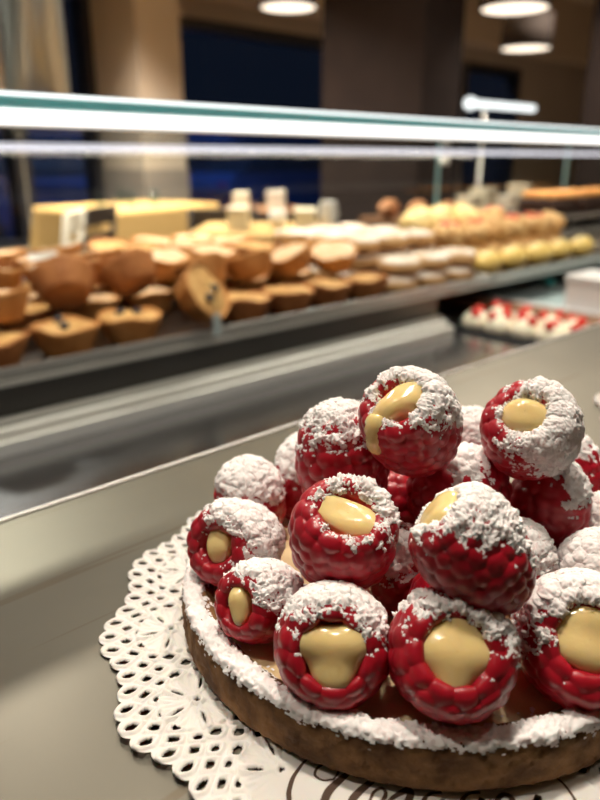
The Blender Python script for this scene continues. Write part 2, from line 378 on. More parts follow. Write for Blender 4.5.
def make_berry(i, b):
    nm, p, r, od, sd, thr, op, ln, label = b
    c = CEN[i]; r = r * .001
    back = CAM - c; back /= np.linalg.norm(back)
    rgt = np.cross(back * -1, UP); rgt /= np.linalg.norm(rgt); vup = np.cross(back, rgt) * 1.0
    vup = np.cross(rgt, -back)
    W = lambda d: d[0] * rgt + d[1] * vup + d[2] * back
    od = W(od); od /= np.linalg.norm(od)
    R = rot_to(od, random.uniform(0, 6))
    ln2 = ln
    kx = 1 / (ln2 ** .35)
    root = thing('raspberry', label, 'raspberry', c - np.array([0, 0, r * .9]), group='raspberries piled on the tart')
    o = np.array(root.location)
    big = nm in ('R1', 'R2', 'R3', 'R4', 'R5', 'R6', 'R7', 'R8', 'R9', 'R10')
    P, s = berry_surface(op, ln2, 100 + i, 140 if big else 84, 200 if big else 120)
    Pw = (P * r * kx) @ R.T + c
    raw('drupelets', Pw.reshape(-1, 3) - o, grid_faces(*P.shape[:2]), M['berry'], root)
    # cream filling where the opening can be seen
    if nm in ('R1', 'R2', 'R3', 'R4', 'R5', 'R6', 'R7', 'R9', 'R10'):
        nr, nu = 30, 72
        t = np.linspace(0.01, 1, nr)[:, None]; th = np.linspace(0, 2 * PI, nu, endpoint=False)[None]
        # in the frame of the opening: x' right, y' up as seen
        ex = rgt - od * rgt.dot(od); ex /= np.linalg.norm(ex); ey = np.cross(od, ex)
        a, bb = op + .13, op + .13
        tilt, lift = 0.0, .70
        wob = 1 + .05 * np.sin(2 * th + i) + .04 * np.sin(3 * th + 2 * i)
        bulge = .17
        if nm == 'R1': wob = 1.0 + .17 * np.sin(3 * th) + .05 * np.cos(th); a, bb = op + .16, op + .09; bulge = .22
        if nm == 'R2': wob = 1 + .07 * np.cos(4 * th); a, bb, lift = op + .13, op + .13, .72
        if nm == 'R4': a, bb = op * .72, op * 1.35; bulge = .30
        if nm == 'R5': a, bb = op * .85, op * 1.15
        if nm == 'R6': a, bb, tilt, lift = op * 1.75, op * .85, -.32, .68; wob = wob + .10 * np.cos(2 * th + .8) + .06 * np.sin(3 * th)
        if nm == 'R7': bulge = .40
        if nm == 'R9': a, bb, tilt, lift = op * 1.55, op * .95, .55, .70; bulge = .30; wob = wob + .08 * np.cos(2 * th)
        if nm == 'R10': a, bb, tilt = op * 1.35, op * 1.05, .1; bulge = .30; wob = wob + .06 * np.cos(3 * th + 1)
        X = a * t * np.cos(th) * wob; Y = bb * t * np.sin(th) * wob
        X, Y = X * math.cos(tilt) - Y * math.sin(tilt), X * math.sin(tilt) + Y * math.cos(tilt)
        Z = ln2 * lift + bulge * np.sqrt(np.maximum(0, 1 - t ** 2.4)) + .03 * np.sin(5 * X + i) + .02 * np.sin(9 * Y + 2 * i)
        Z = Z - .25 * (t > .97)
        Q = (X[..., None] * ex + Y[..., None] * ey + Z[..., None] * od) * r * kx + c
        cf = raw('cream_filling', Q.reshape(-1, 3) - o, grid_faces(nr, nu), M['cream'], root)
        if nm == 'R9':                                   # the spill running down the side
            st = (-.40 * ex * 1.05 - .30 * ey + .98 * od); pts = []
            for q in np.linspace(0, 1, 9):
                d = st * (1 - q) + (-.62 * rgt - .55 * vup + .62 * back) * q
                d = d / np.linalg.norm(d); pts.append(c + d * r * kx * 1.06 - o)
            MB().tube(pts, [r * x for x in (.16, .20, .22, .22, .20, .20, .19, .16, .08)], 10).obj('cream_drip', M['cream'], root, True)
    # icing sugar: a crumbly layer where it fell
    if thr < .75:
        P, s = berry_surface(op, ln2, 100 + i, 230 if big else 130, 350 if big else 190, .33)
        N = grid_normals(P)
        Pw = (P * r * kx) @ R.T + c; Nw = N @ R.T
        S = W(sd); S /= np.linalg.norm(S); S = S + .35 * UP; S /= np.linalg.norm(S)
        smoothN = (Pw - c); smoothN /= np.linalg.norm(smoothN, axis=-1, keepdims=True)
        f = .65 * (smoothN @ S) + .35 * (Nw @ S)
        mmm = Pw * 1000
        clump = fbm(mmm * .22 + i * 3.1); fine = fbm(mmm * .75 + 5 * i); grit = perlin(mmm * 1.9 + i)
        m = 1.5 * (f - thr) - .24 + .44 * clump + .30 * fine + .26 * grit + .16 * perlin(mmm * 3.3)
        for j in range(len(B)):
            if j == i: continue
            dh = np.hypot(Pw[..., 0] - CEN[j][0], Pw[..., 1] - CEN[j][1])
            m -= .9 * (1 - sstep(.70, .95, dh / RAD[j])) * sstep(.2, .6, (CEN[j][2] - Pw[..., 2]) / RAD[j])
        m -= sstep(.905, .925, s)[:, None] * 3
        thk = sstep(0, .55, m)
        disp = thk * (.62 + .24 * fine + .16 * grit + .12 * perlin(mmm * 2.7)) + .04
        Q = Pw + Nw * (disp * .001)[..., None] + UP * (thk * .00015)[..., None]
        F = grid_faces(*P.shape[:2]); fl = m.reshape(-1)
        V, F2 = cull(Q.reshape(-1, 3) - o, F, fl[F].max(1) > 0)
        if len(F2): raw('sugar_dusting', V, F2, M['sugar'], root)
for i, b in enumerate(B): make_berry(i, b)

# ------------------------------------------------------------------ doilies
def make_doily(name, label, centre, phase, turn=0.0):
    mrt = (math.cos(turn - (PI / 2 - AZ)), math.sin(turn - (PI / 2 - AZ))); mfw = (-mrt[1], mrt[0])
    NT = 1440; rin = np.linspace(.5, 40, 14)
    th = np.linspace(0, 2 * PI, NT, endpoint=False)[None]
    a = th - math.radians(phase)
    lob = np.cos(15 * a); edge = 72.0 + 1.7 * np.sign(lob) * np.abs(lob) ** .8
    t = (90 * a / (2 * PI) + .5) % 1 * 2 - 1                       # across one scallop
    edge = edge - 1.75 * (1 - np.sqrt(np.maximum(0, 1 - (t * .985) ** 2)))
    nro = 104
    q = np.linspace(0, 1, nro)[:, None]
    Rr = np.concatenate([np.repeat(rin[:, None], NT, 1), 40.3 + (edge - 40.3) * q], 0)
    TH = np.repeat(th, len(Rr), 0); AA = np.repeat(a, len(Rr), 0)
    base = 72.0 + 1.7 * np.sign(lob) * np.abs(lob) ** .8
    D = base - Rr                                                  # distance in from the edge
    X, Y = Rr * np.cos(TH), Rr * np.sin(TH)
    sd = np.full(Rr.shape, 9.0)                                    # signed distance to nearest hole (mm, negative inside)
    def holes(d0, half, w, l, n=90, power=1.5, where=None):
        tt = ((n * AA / (2 * PI) + (.5 if half else 0)) % 1 - .5) * (2 * PI / n) * Rr
        k = (np.abs(tt / w) ** power + np.abs((D - d0) / l) ** power) ** (1 / power)
        v = (k - 1) * min(w, l)
        if where is not None: v = np.where(where, v, 9)
        return v
    # rosettes sit on the lobes
    k = np.round(AA / (2 * PI / 15)); ra = k * (2 * PI / 15) + math.radians(phase); RR0 = 57.5
    rx, ry = X - RR0 * np.cos(ra), Y - RR0 * np.sin(ra)
    lx = rx * np.cos(ra) + ry * np.sin(ra); ly = -rx * np.sin(ra) + ry * np.cos(ra)
    rr = np.hypot(lx, ly); rang = np.arctan2(ly, lx)
    off = rr > 7.6
    MX, MY = X * mrt[0] + Y * mrt[1], X * mfw[0] + Y * mfw[1]
    medv = np.hypot((MX + 5.2) / 29.0, (MY + 56) / 13.5); med = medv > 1.0
    sd = np.minimum(sd, holes(2.5, True, .85, 1.45, power=1.35))
    sd = np.minimum(sd, holes(5.9, False, .90, 1.20, power=1.35))
    sd = np.minimum(sd, holes(8.8, True, .75, .95, where=off & med))
    for d0, hf in ((11.8, False), (14.6, True), (17.4, False), (20.2, True), (23.0, False)):
        sd = np.minimum(sd, holes(d0, hf, 1.0, 1.25, n=60, where=off & med & (np.abs(((15 * AA / (2 * PI)) % 1) - .5) < .36)))
    pet = ((16 * rang / (2 * PI)) % 1 - .5) * (2 * PI / 16) * rr
    slit = (np.sqrt((pet / .36) ** 2 + ((rr - 4.9) / 1.7) ** 2) - 1) * .36
    cut = ((np.floor(16 * rang / (2 * PI)) % 3) == 0) & med
    sd = np.minimum(sd, np.where(cut, slit, 9)); sd = np.minimum(sd, np.where(med, rr - .55, 9))
    rim = np.exp(-((sd - .50) / .32) ** 2)
    z = .30 + .58 * rim * (D > .1)
    z += np.where(rr < 8.0, .34 * np.exp(-(pet / .33) ** 2 * 0 - ((slit - .25) / .3) ** 2), 0)
    z += .22 * np.exp(-((rr - 1.1) / .35) ** 2) + .16 * np.exp(-((rr - 7.6) / .5) ** 2)
    z += .18 * np.exp(-((Rr - 43.5) / .5) ** 2)
    z = z * sstep(38, 42, Rr) + .30 * (1 - sstep(38, 42, Rr))
    z += sstep(56, 74, Rr) * (.45 + .40 * np.sin(4 * TH + 1.0) + .25 * np.sin(7 * TH))
    z = np.maximum(z, .25)
    z = .30 + (z - .30) * sstep(.95, 1.2, medv)
    V = np.stack([X, Y, z], -1).reshape(-1, 3) * .001
    F = grid_faces(len(Rr), NT); s4 = sd.reshape(-1)[F]
    V, F = cull(V, F, s4.mean(1) > 0)
    root = thing(name, label, 'doily', centre)
    o = raw('lace_paper', V, F, M['paper'], root)
    md = o.modifiers.new('thickness', 'SOLIDIFY'); md.thickness = .00018; md.offset = -1
    return root
AZD = math.degrees(AZ) - 90           # view-frame angles turned into world angles
doily = make_doily('paper_doily', 'white lace paper doily under the raspberry tart', TC, -170 + AZD)
make_doily('paper_doily', 'white lace doily edge at the right picture edge beyond the tart', .1975 * RT + .2640 * FW + np.array([0, 0, ZC]), 33 + AZD, 2.0)

# printed lettering: flat brown strokes on the doily (mm in the view frame: right, forward)
def stroke(mb, pts, widths, z=.52):
    pts = np.array(pts, float)
    n = 40; d = np.concatenate([[0], np.cumsum(np.linalg.norm(np.diff(pts, axis=0), axis=1))]); s = np.linspace(0, d[-1], n)
    c = np.stack([np.interp(s, d, pts[:, k]) for k in (0, 1)], 1); w = np.interp(np.linspace(0, 1, n), np.linspace(0, 1, len(widths)), widths)
    for _ in range(4):
        o = c.copy(); o[1:-1] = (c[:-2] + 2 * c[1:-1] + c[2:]) / 4; c = o
    tg = np.gradient(c, axis=0); tg /= np.linalg.norm(tg, axis=1)[:, None] + 1e-9; nn = np.stack([-tg[:, 1], tg[:, 0]], 1)
    L = c + nn * w[:, None] / 2; R = c - nn * w[:, None] / 2
    V = [(p[0] * RT + p[1] * FW) * .001 + np.array([0, 0, z * .001]) for pr in zip(L, R) for p in pr]
    mb.add(V, [(2 * i, 2 * i + 1, 2 * i + 3, 2 * i + 2) for i in range(n - 1)])
ink = MB()
# surrounding oval
ang = np.radians(np.linspace(0, 360, 60)); stroke(ink, np.stack([-5.2 + 24.2 * np.cos(ang), -55.0 + 12.6 * np.sin(ang)], 1) * np.array([1, 1]), [.45, .45]) if False else None
stroke(ink, [(-25.2, -45.2), (-27.0, -47.6), (-28.6, -50.4), (-29.3, -53.5), (-28.8, -57), (-26.5, -60)], [.3, .55, .8, .9, .6, .4])
stroke(ink, [(16.6, -49.2), (18.2, -51.6), (19.0, -54.6), (18.6, -57.5), (16.8, -60)], [.35, .45, .5, .45, .35])
# U with looped entry
stroke(ink, [(-21.6, -50.7), (-23.4, -51.1), (-24.9, -49.9), (-24.3, -48.2), (-22.6, -47.2), (-20.9, -47.7), (-20.4, -49.2), (-21.6, -50.9)], [.35, .4, .5, .5, .45, .45, .4, .35])
stroke(ink, [(-18.4, -49.0), (-20.3, -50.8), (-22.4, -53.0), (-23.4, -55.4), (-22.6, -58), (-20.0, -58.6), (-17.4, -56)], [.9, 1.3, 1.5, 1.4, .8, .5, .4])
stroke(ink, [(-14.2, -50.6), (-16.6, -52.6), (-18.6, -54.8), (-19.3, -57.2), (-18.0, -58.6)], [.9, 1.3, 1.4, 1.1, .4])
# n, g, a, r, i - script letters joined
stroke(ink, [(-18.0, -58.6), (-15.8, -55.6), (-14.8, -53.2), (-13.2, -52.3), (-12.5, -53.4), (-13.6, -55.6), (-15.2, -58.4)], [.35, .4, .5, .6, .7, 1.0, .6])
stroke(ink, [(-15.0, -57.6), (-11.4, -54.2), (-8.6, -52.6), (-8.4, -53.8), (-9.8, -56.2), (-10.4, -58.2), (-8.6, -58.4)], [.35, .5, .9, 1.3, 1.3, .9, .35])
stroke(ink, [(-3.2, -53.4), (-5.4, -53.4), (-7.2, -55.8), (-6.8, -58.0), (-4.8, -57.2), (-3.0, -54.2), (-4.6, -57.6), (-6.6, -61.0), (-9.0, -62.2)], [.5, .6, 1.0, .8, .5, .9, 1.2, .8, .35])
stroke(ink, [(3.4, -53.4), (1.2, -53.4), (-.8, -55.8), (-.4, -58.2), (1.6, -57.4), (3.6, -54.0), (2.2, -57.2), (3.2, -58.6)], [.5, .6, 1.0, .8, .5, .9, 1.2, .4])
stroke(ink, [(3.2, -58.6), (6.4, -54.2), (7.4, -53.6), (8.6, -54.4), (8.0, -56.6), (7.6, -58.4), (9.0, -58.4)], [.35, .6, .9, .9, 1.1, 1.1, .4])
stroke(ink, [(9.0, -58.4), (12.0, -55.4), (13.2, -53.8), (12.2, -56.2), (12.0, -58.2), (13.6, -58.0)], [.35, .5, .9, 1.2, 1.0, .35])
ink.obj('printed_lettering', M['ink'], doily)['label'] = 'dark brown script lettering'

# ================================================================== COUNTER AND DISPLAY CASE
ct = thing('steel_counter', 'worn steel counter top the tart and doily lie on', 'counter', (.8, -.2, 0))
def P_(mb, nm, m, root, smooth=False):          # mesh given in world coordinates, parented to an unrotated root
    o = mb.obj(nm, m, root, smooth); o.location = -Vector(root.location); return o
P_(MB().box(-1.3, 3.4, -.62, .1975, ZC - .035, ZC, .0016), 'worktop', M['counter'], ct)
P_(MB().box(-1.3, 3.4, .1976, .1986, ZC - .034, ZC + .0003, .0004), 'edge_glint', M['track_glint'], ct)['label'] = 'added bright strip standing for the glint on the counter edge'  # pale strip added to draw the glint along the counter edge
P_(MB().box(-1.25, 3.35, -.55, .17, .0, ZC - .035), 'cabinet_body', M['steel_dark'], ct)

dz = ZC - .14                                    # deck of the case
case = thing('display_case', 'long glass topped pastry display case behind the counter', 'display case', (.8, .8, 0))
P_(MB().box(-1.3, 3.4, .215, 1.30, 0, dz - .02), 'base_cabinet', M['steel_dark'], case)
P_(MB().box(-1.3, 3.4, .205, 1.30, dz - .02, dz), 'deck', M['deck'], case)
XE = .845
P_(MB().box(-1.3, XE, .612, 1.27, dz, ZC - .0889), 'riser', M['steel_dark'], case)
P_(MB().box(-1.3, 3.4, .612, 1.27, ZC - .0888, ZC - .0845, .001), 'shelf', M['steel_tray'], case)
for y0, y1, z1, m in ((.5785, .584, .013, 'track_glint'), (.590, .597, .020, 'track_glint'), (.602, .606, .026, 'steel_tray')):
    P_(MB().box(-1.3, XE, y0, y1, dz, dz + z1, .0008), 'door_track', M[m], case)
P_(MB().box(-1.3, XE, .5845, .5895, dz, dz + .003), 'track_channel', M['frame'], case)
# glass top
gz1 = ZC + CAMH + .0272; gz0 = gz1 - .0062
P_(MB().box(-1.3, 3.4, .324, 1.29, gz0 + .0008, gz1 - .0008), 'glass_top', M['glass'], case)
P_(MB().box(-1.3, 3.4, .3200, .3238, gz0, gz1 - .0012, .0004), 'glass_edge', M['glass_edge'], case)['label'] = 'teal polished glass edge'
P_(MB().box(-1.3, 3.4, .3198, .3242, gz1 - .0010, gz1 + .0004), 'rim_highlight', M['tube_and_rim_glow'], case)  # emission stands for the highlight on the glass arris, no lamp here
P_(MB().box(-1.3, 3.4, .3200, .3300, gz0 - .0060, gz0 - .0002, .0006), 'light_strip', M['led'], case)['label'] = 'glowing white light strip'
P_(MB().box(-1.3, 3.4, .3302, .3360, gz0 - .0072, gz0 - .0002), 'light_strip_housing', M['alu'], case)
P_(MB().box(-1.3, 3.4, 1.276, 1.287, gz0 - .0050, gz0 - .0002), 'front_light_strip', M['led_soft'], case)
for k, (x0, x1) in enumerate(((-1.3, -.1), (-.098, 1.734), (1.736, 2.489), (2.491, 3.4))):
    P_(MB().box(x0, x1, 1.278, 1.286, ZC - .13, gz0 - .0054), 'front_pane', M['glass_front'], case)
for x in (1.735, 2.490):
    P_(MB().box(x - .0016, x + .0016, 1.277, 1.287, ZC - .13, gz0 - .0054), 'pane_joint', M['glass_edge'], case)
P_(MB().lathe([(.0, 0), (.014, 0), (.014, .018), (0, .018)], 16, (1.735, 1.262, gz0 - .034)), 'glass_clamp', M['alu'], case, True)
for x in (-1.29, 3.385):
    P_(MB().box(x - .006, x + .006, .33, 1.276, dz, gz0), 'end_pane', M['glass'], case)

def strip_light(nm, loc, to, length, width, watt, colr):
    L = bpy.data.lights.new(nm, 'AREA'); L.shape = 'RECTANGLE'; L.size = length; L.size_y = width; L.energy = watt; L.color = colr
    o = bpy.data.objects.new(nm, L); link(o, case); o.location = Vector(loc) - Vector(case.location)
    o.rotation_euler = Vector(to).to_track_quat('-Z', 'Y').to_euler(); return o
strip_light('case_strip_lamp', (1.05, .3375, gz0 - .0040), (0, .80, -.60), 4.5, .010, 2.8, (1.0, .86, .68))

# polished steel pole standing on the glass top
pole = thing('steel_pole', 'polished steel pole standing on the glass top at upper left', 'pole', (.356, .80, gz1))
MB().lathe([(0, 0), (.045, 0), (.045, .006), (.040, .009), (0, .009)], 40).obj('base_flange', M['chrome'], pole, True)
MB().lathe([(.0, .009), (.0335, .009), (.0335, 1.2), (0, 1.2)], 48).obj('shaft', M['chrome'], pole, True)

# ------------------------------------------------------------------ trays
def tray(x0, x1, y0, y1, z, label, name='baking_tray', m='steel_tray', lip=.011):
    t = thing(name, label, 'tray', ((x0 + x1) / 2, (y0 + y1) / 2, z))
    w, d = (x1 - x0) / 2, (y1 - y0) / 2
    MB().box(-w, w, -d, d, 0, .0016).obj('tray_base', M['frame' if m == 'frame' else 'steel_dark'], t)
    b = MB()
    b.box(-w, w, -d, -d + .005, .0016, lip, .0008); b.box(-w, w, d - .005, d, .0016, lip, .0008)
    b.box(-w, -w + .005, -d + .005, d - .005, .0016, lip, .0008); b.box(w - .005, w, -d + .005, d - .005, .0016, lip, .0008)
    b.obj('tray_rim', M[m], t); return t
TZ = ZC - .0842
tray(-.62, .992, .616, 1.06, TZ, 'metal tray holding the fruit tartlets and dusted round cakes')
tray(1.000, 1.56, .616, 1.06, TZ, 'metal tray holding the yellow eclairs and cream puffs')
tray(1.58, 2.75, .616, .92, TZ, 'empty end of a metal tray at the right picture edge')
ts = TZ + .0020                                  # tray surface

# ------------------------------------------------------------------ tartlets
def tartlet_mesh(root, seed, shell_m, fill_m, berries):
    rg = np.random.default_rng(seed)
    prof = [(.3, 0), (14, 0), (21.5, 0), (23.5, 1.5), (28.5, 12), (32.8, 23), (34.8, 29.0), (34.2, 31), (32.2, 30.8), (30.6, 27.5), (29.5, 24)]
    pr, _ = smooth_profile(prof, 26); nu = 44
    th = np.linspace(0, 2 * PI, nu, endpoint=False)
    P = np.stack([pr[:, :1] * np.cos(th), pr[:, :1] * np.sin(th), np.repeat(pr[:, 1:], nu, 1)], -1)
    wv = sstep(8, 28, pr[:, 1])[:, None]
    P[..., 2] += wv * (1.3 * np.sin(3 * th + seed) + .9 * np.sin(5 * th + 2 * seed)); P[..., :2] *= (1 + .025 * wv * np.sin(4 * th + seed) + .012 * np.sin(9 * th))[..., None]
    P += .5 * fbm(P * .12 + seed)[..., None]
    raw('pastry_shell', P.reshape(-1, 3) * .001, grid_faces(len(pr), nu), shell_m, root)
    r = np.linspace(.3, 30.8, 14)[:, None]
    P = np.stack([r * np.cos(th), r * np.sin(th), 25.5 + 5 * np.sqrt(np.maximum(0, 1 - (r / 32.5) ** 2)) + 0 * th], -1)
    P[..., 2] += 1.6 * fbm(P * .11 + seed + 5) + 1.1 * np.sin(3 * th + seed) * (r / 30)
    raw('filling', P.reshape(-1, 3) * .001, grid_faces(14, nu), fill_m, root)
    for k in range(berries):
        a = 2 * PI * k / max(berries, 1) + rg.uniform(0, 1); q = rg.uniform(8, 15)
        o = MB().lathe([(0, -.0048), (.0034, -.0036), (.0053, 0), (.0038, .0034), (.0014, .0038), (0, .0031)], 14).obj('blueberry', M['blueberry'], root, True)
        o.location = (q * math.cos(a) * .001, q * math.sin(a) * .001, .0312)
def tartlet(name, label, loc, rot, seed, dark=False, pink=False, berries=0):
    t = thing(name, label, 'tartlet', loc, 0, 'fruit tartlets on the tray'); t.rotation_euler = rot
    tartlet_mesh(t, seed, M['pastry_dark' if dark else 'pastry'], M['filling_pink' if pink else 'filling'], berries); return t
R_ = math.radians
YF = .660
p0 = tartlet('tartlet', 'upright tartlet with dark berries in the front row, left of the price holder', (.2935, YF, ts), (0, 0, 1.0), 1, berries=2)
p1 = tartlet('tartlet', 'upright tartlet with two dark berries in front of the sideways one', (.3665, YF, ts), (0, 0, 2.2), 2, berries=2)
p2 = tartlet('tartlet', 'tartlet tipped on its edge showing two dark berries, right of the upright pair', (.4385, YF - .006, ts + .0350), (R_(62), R_(4), R_(22)), 3, berries=2)
p3 = tartlet('tartlet', 'front tartlet cut off by the left picture edge, lower layer', (.2200, YF, ts), (0, 0, .3), 4, dark=True)
p4 = tartlet('tartlet', 'pale topped tartlet on the upper layer at the left picture edge', (.238, YF + .025, ts + .0355), (R_(-7), R_(5), .6), 5, pink=True)
p5 = tartlet('tartlet', 'tartlet leaning back on its side on top, showing its brown underside', (.322, YF + .050, ts + .046), (R_(-52), R_(8), R_(-14)), 6, dark=True)
p6 = tartlet('tartlet', 'tilted tartlet lying on top of the upright berry pair, base towards the counter', (.402, YF + .040, ts + .049), (R_(-38), R_(-16), R_(-10)), 7, dark=True)
SEEDS = [p0, p3, p4]
plain = tartlet('tartlet', 'plain brown tartlet in the front row just right of the price holder', (.5205, YF, ts), (0, 0, 1.9), 8, dark=True)
pale = None
def more(src, loc, rot, label): return dup(src, loc, rot, label)
for k in range(3):
    more(plain, (.5925 + .0720 * k, YF + .002 * (k % 2), ts), (0, 0, k * 1.3), 'brown tartlet in the front row, %s to the right of the price holder' % ORD[k + 1])
first_flat = tartlet('tartlet', 'pale topped tartlet leaning on the second layer, nearest the price holder', (.500, YF + .045, ts + .039), (R_(-24), R_(9), .4), 9, pink=True)
for k in range(3):
    more(first_flat, (.5735 + .0748 * k, YF + .046 + .004 * (k % 2), ts + .039 + .002 * (k % 2)), (R_(-20 - 3 * (k % 2)), R_(4), .4 + k), 'pale topped tartlet on the second layer, %s from the price holder' % ORD[k + 1])
rows = (('middle', YF + .118, ts + .002), ('third', YF + .192, ts + .002), ('rearmost', YF + .266, ts + .002))
for rn, y, z in rows:
    for k in range(7):
        more((first_flat, plain, p4)[(k + len(rn)) % 3], (.225 + .0785 * k + .02 * (rn == 'third'), y, ts), (0, 0, k * 1.7), 'tartlet on the tray in the %s row, %s from the left' % (rn, ORD[k]))
    for k in range(6):
        more((first_flat, p4, plain)[(k + len(rn)) % 3], (.275 + .075 * k + .02 * (rn == 'third'), y + .02, ts + .0400), (R_(-10 + 7 * (k % 3)), R_(8 - 6 * (k % 2)), k * 1.1), 'tartlet on top of the %s row of the tray, %s from the left' % (rn, ORD[k]))

# small paper slip lying on the pastries at the left
sl = raw('paper_slip', [(-.016, -.009, 0), (.016, -.009, .003), (.016, .009, .006), (-.016, .009, .003), (-.016, -.009, .0006), (.016, -.009, .0036), (.016, .009, .0066), (-.016, .009, .0036)],
         [(3, 2, 1, 0), (4, 5, 6, 7), (0, 1, 5, 4), (1, 2, 6, 5), (2, 3, 7, 6), (3, 0, 4, 7)], M['ceramic'], None, False)
tag(sl, 'small white paper slip lying on the left hand tartlets', 'paper slip'); sl.location = (.335, .79, ts + .078); sl.rotation_euler = (.1, 0, -.2)

# clear price holder hooked on the tray
ph = thing('price_holder', 'small clear price holder hooked on the front tray edge', 'price holder', (.440, .6105, TZ + .026))
MB().tube([(0, .012, .030), (0, .004, .034), (0, -.003, .030), (0, -.004, .018), (0, -.004, .006)], .0012, 8).obj('hook', M['clear'], ph, True)
MB().box(-.0045, .0045, -.0062, -.0046, -.020, .004).obj('card', M['board'], ph)

# ------------------------------------------------------------------ dusted round cakes
def round_cake(loc, rot, label):
    t = thing('round_cake', label, 'cake', loc, 0, 'sugar dusted round cakes'); t.rotation_euler = rot
    MB().lathe([(0, 0), (.026, 0), (.031, .003), (.0335, .009), (.033, .014), (.030, .019)], 36).obj('cake_body', M['sponge'], t, True)
    pr, _ = smooth_profile([(31.4, 17.4), (30, 20), (26, 22.5), (15, 24.3), (.3, 24.8)], 16); th = np.linspace(0, 2 * PI, 40, endpoint=False)
    P = np.stack([pr[:, :1] * np.cos(th), pr[:, :1] * np.sin(th), np.repeat(pr[:, 1:], 40, 1)], -1); P[..., 2] += .5 * fbm(P * .2)
    raw('sugar_top', P.reshape(-1, 3) * .001, grid_faces(16, 40), M['dust'], t); return t
rc = None
for row, (y, nx, x0) in enumerate(((.664, 3, .812), (.738, 3, .808), (.812, 3, .812), (.886, 3, .808))):
    for lay in range(3):
        if row == 0 and lay == 2: continue
        for q in range(nx):
            lb = 'dusted round cake, stack row %s from the counter, layer %s, place %s' % (('one', 'two', 'three', 'four')[row], ('one', 'two', 'three')[lay], ('one', 'two', 'three')[q])
            loc = (x0 + .0705 * q + (.006 if lay % 2 else 0), y, ts + .0002 + .0256 * lay); rot = (0, 0, q * .8 + lay)
            rc = round_cake(loc, rot, lb) if rc is None else dup(rc, loc, rot, lb)

# ------------------------------------------------------------------ puffs and eclairs
def puff(loc, rotz, label, seed, m, red=False, cup=False, tall=1.0, name='cream_puff', group='cream puffs on the far tray'):
    t = thing(name, label, 'pastry', loc, rotz, group)
    nv, nu = 22, 32
    v = np.linspace(-PI / 2 + .02, PI / 2 - .02, nv)[:, None]; th = np.linspace(0, 2 * PI, nu, endpoint=False)[None]
    P = np.stack([np.cos(v) * np.cos(th), np.cos(v) * np.sin(th), np.sin(v) + 0 * th], -1)
    n = P.copy(); P = P * (1 + .16 * fbm(n * 1.8 + seed) + .05 * np.sin(6 * th + seed))[..., None]
    P *= np.array([30, 30, 24 * tall]); P[..., 2] = np.maximum(P[..., 2], -19 * tall) + 19 * tall
    raw('choux_shell', P.reshape(-1, 3) * .001, grid_faces(nv, nu), M[m], t)
    if red:
        b = MB()
        for a in (.4, 1.3, 2.6, 4.2):
            c = Vector((12 * math.cos(a + seed), 12 * math.sin(a + seed), 39 * tall)) * .001
            b.lathe([(0, -.006), (.006, -.003), (.007, .001), (.004, .005), (0, .006)], 12, c)
        b.obj('red_fruit', M['redfruit'], t, True)
    if cup:
        MB().lathe([(.020, 0), (.022, 0), (.033, .026), (.0325, .0262), (.0215, .002)], 28, (0, 0, 0), False).obj('paper_case', M['cup'], t, True)
    return t
# upright yellow puffs
y0 = puff((1.045, .810, ts + .045), .3, 'tall yellow puff behind the dusted cakes, leftmost of three', 1, 'choux_yellow', tall=1.35)
for k, (x, y, q) in enumerate(((1.112, .812, 'middle'), (1.180, .808, 'rightmost'))):
    dup(y0, (x, y, ts + .045), (0, 0, 1.5 * k), 'tall yellow puff behind the dusted cakes, %s of three' % q)
pb = puff((1.040, .810, ts), .1, 'brown puff of the lower layer under the yellow ones, leftmost', 5, 'choux', cup=True)
for k in range(3):
    dup(pb, (1.108 + .068 * k, .810, ts), (0, 0, k), 'brown puff of the lower layer under the yellow ones, %s from left' % ORD[k + 1])
e = None
# eclairs in the front row
for k in range(5):
    x = 1.050 + .084 * k; lb = 'yellow eclair in the front row of the far tray, %s from the left' % ORD[k]
    if e is None:
        e = thing('eclair', lb, 'pastry', (x, .662, ts), R_(12), 'yellow eclairs on the far tray')
        pts = [(-.034 + .0085 * i, .002 * math.sin(i), .019) for i in range(9)]
        b = MB().tube(pts, [.006, .014, .018, .019, .0195, .019, .018, .014, .006], 18); o = b.obj('eclair_body', M['eclair'], e, True)
        MB().tube([(p[0] * .82, p[1], p[2] + .0075) for p in pts], [.003, .011, .0135, .0145, .0145, .0145, .0135, .011, .003], 16).obj('glaze', M['choux_yellow'], e, True)
    else: dup(e, (x, .662 + .003 * (k % 2), ts), (0, 0, R_(12 - 9 * (k % 3))), lb)
pr_ = puff((1.02, .735, ts + .030), .2, 'cream puff with red fruit on the far tray, nearest the eclairs on the left', 7, 'choux', red=True)
pn_ = puff((1.10, .890, ts + .001), .9, 'plain cream puff on the far tray behind the eclairs, first of the back row', 9, 'choux')
for k in range(6):
    x = 1.045 + .070 * k
    dup(pn_, (x, .738, ts), (0, 0, k * .9), 'lower cream puff hidden just behind the eclairs, %s from the left' % ORD[k])
    if k: dup((pr_ if k % 3 != 2 else pn_), (x + .004, .742, ts + .040), (0, 0, 1 + k * 1.4), 'upper cream puff %s on the far tray, %s from the left' % ('with red fruit' if k % 3 != 2 else 'without fruit', ORD[k]))
    else: pr_.location = (x, .742, ts + .040)
for k in range(5):
    dup(pn_, (1.171 + .071 * k, .890, ts + .001), (0, 0, k * 2.1), 'plain cream puff of the back row of the far tray, %s from the left' % ORD[k + 1])
for k in range(5):
    dup((pr_, pn_)[k % 2], (1.135 + .072 * k, .892, ts + .041), (0, 0, k), 'cream puff stacked on the back row of the far tray, %s from the left' % ORD[k])

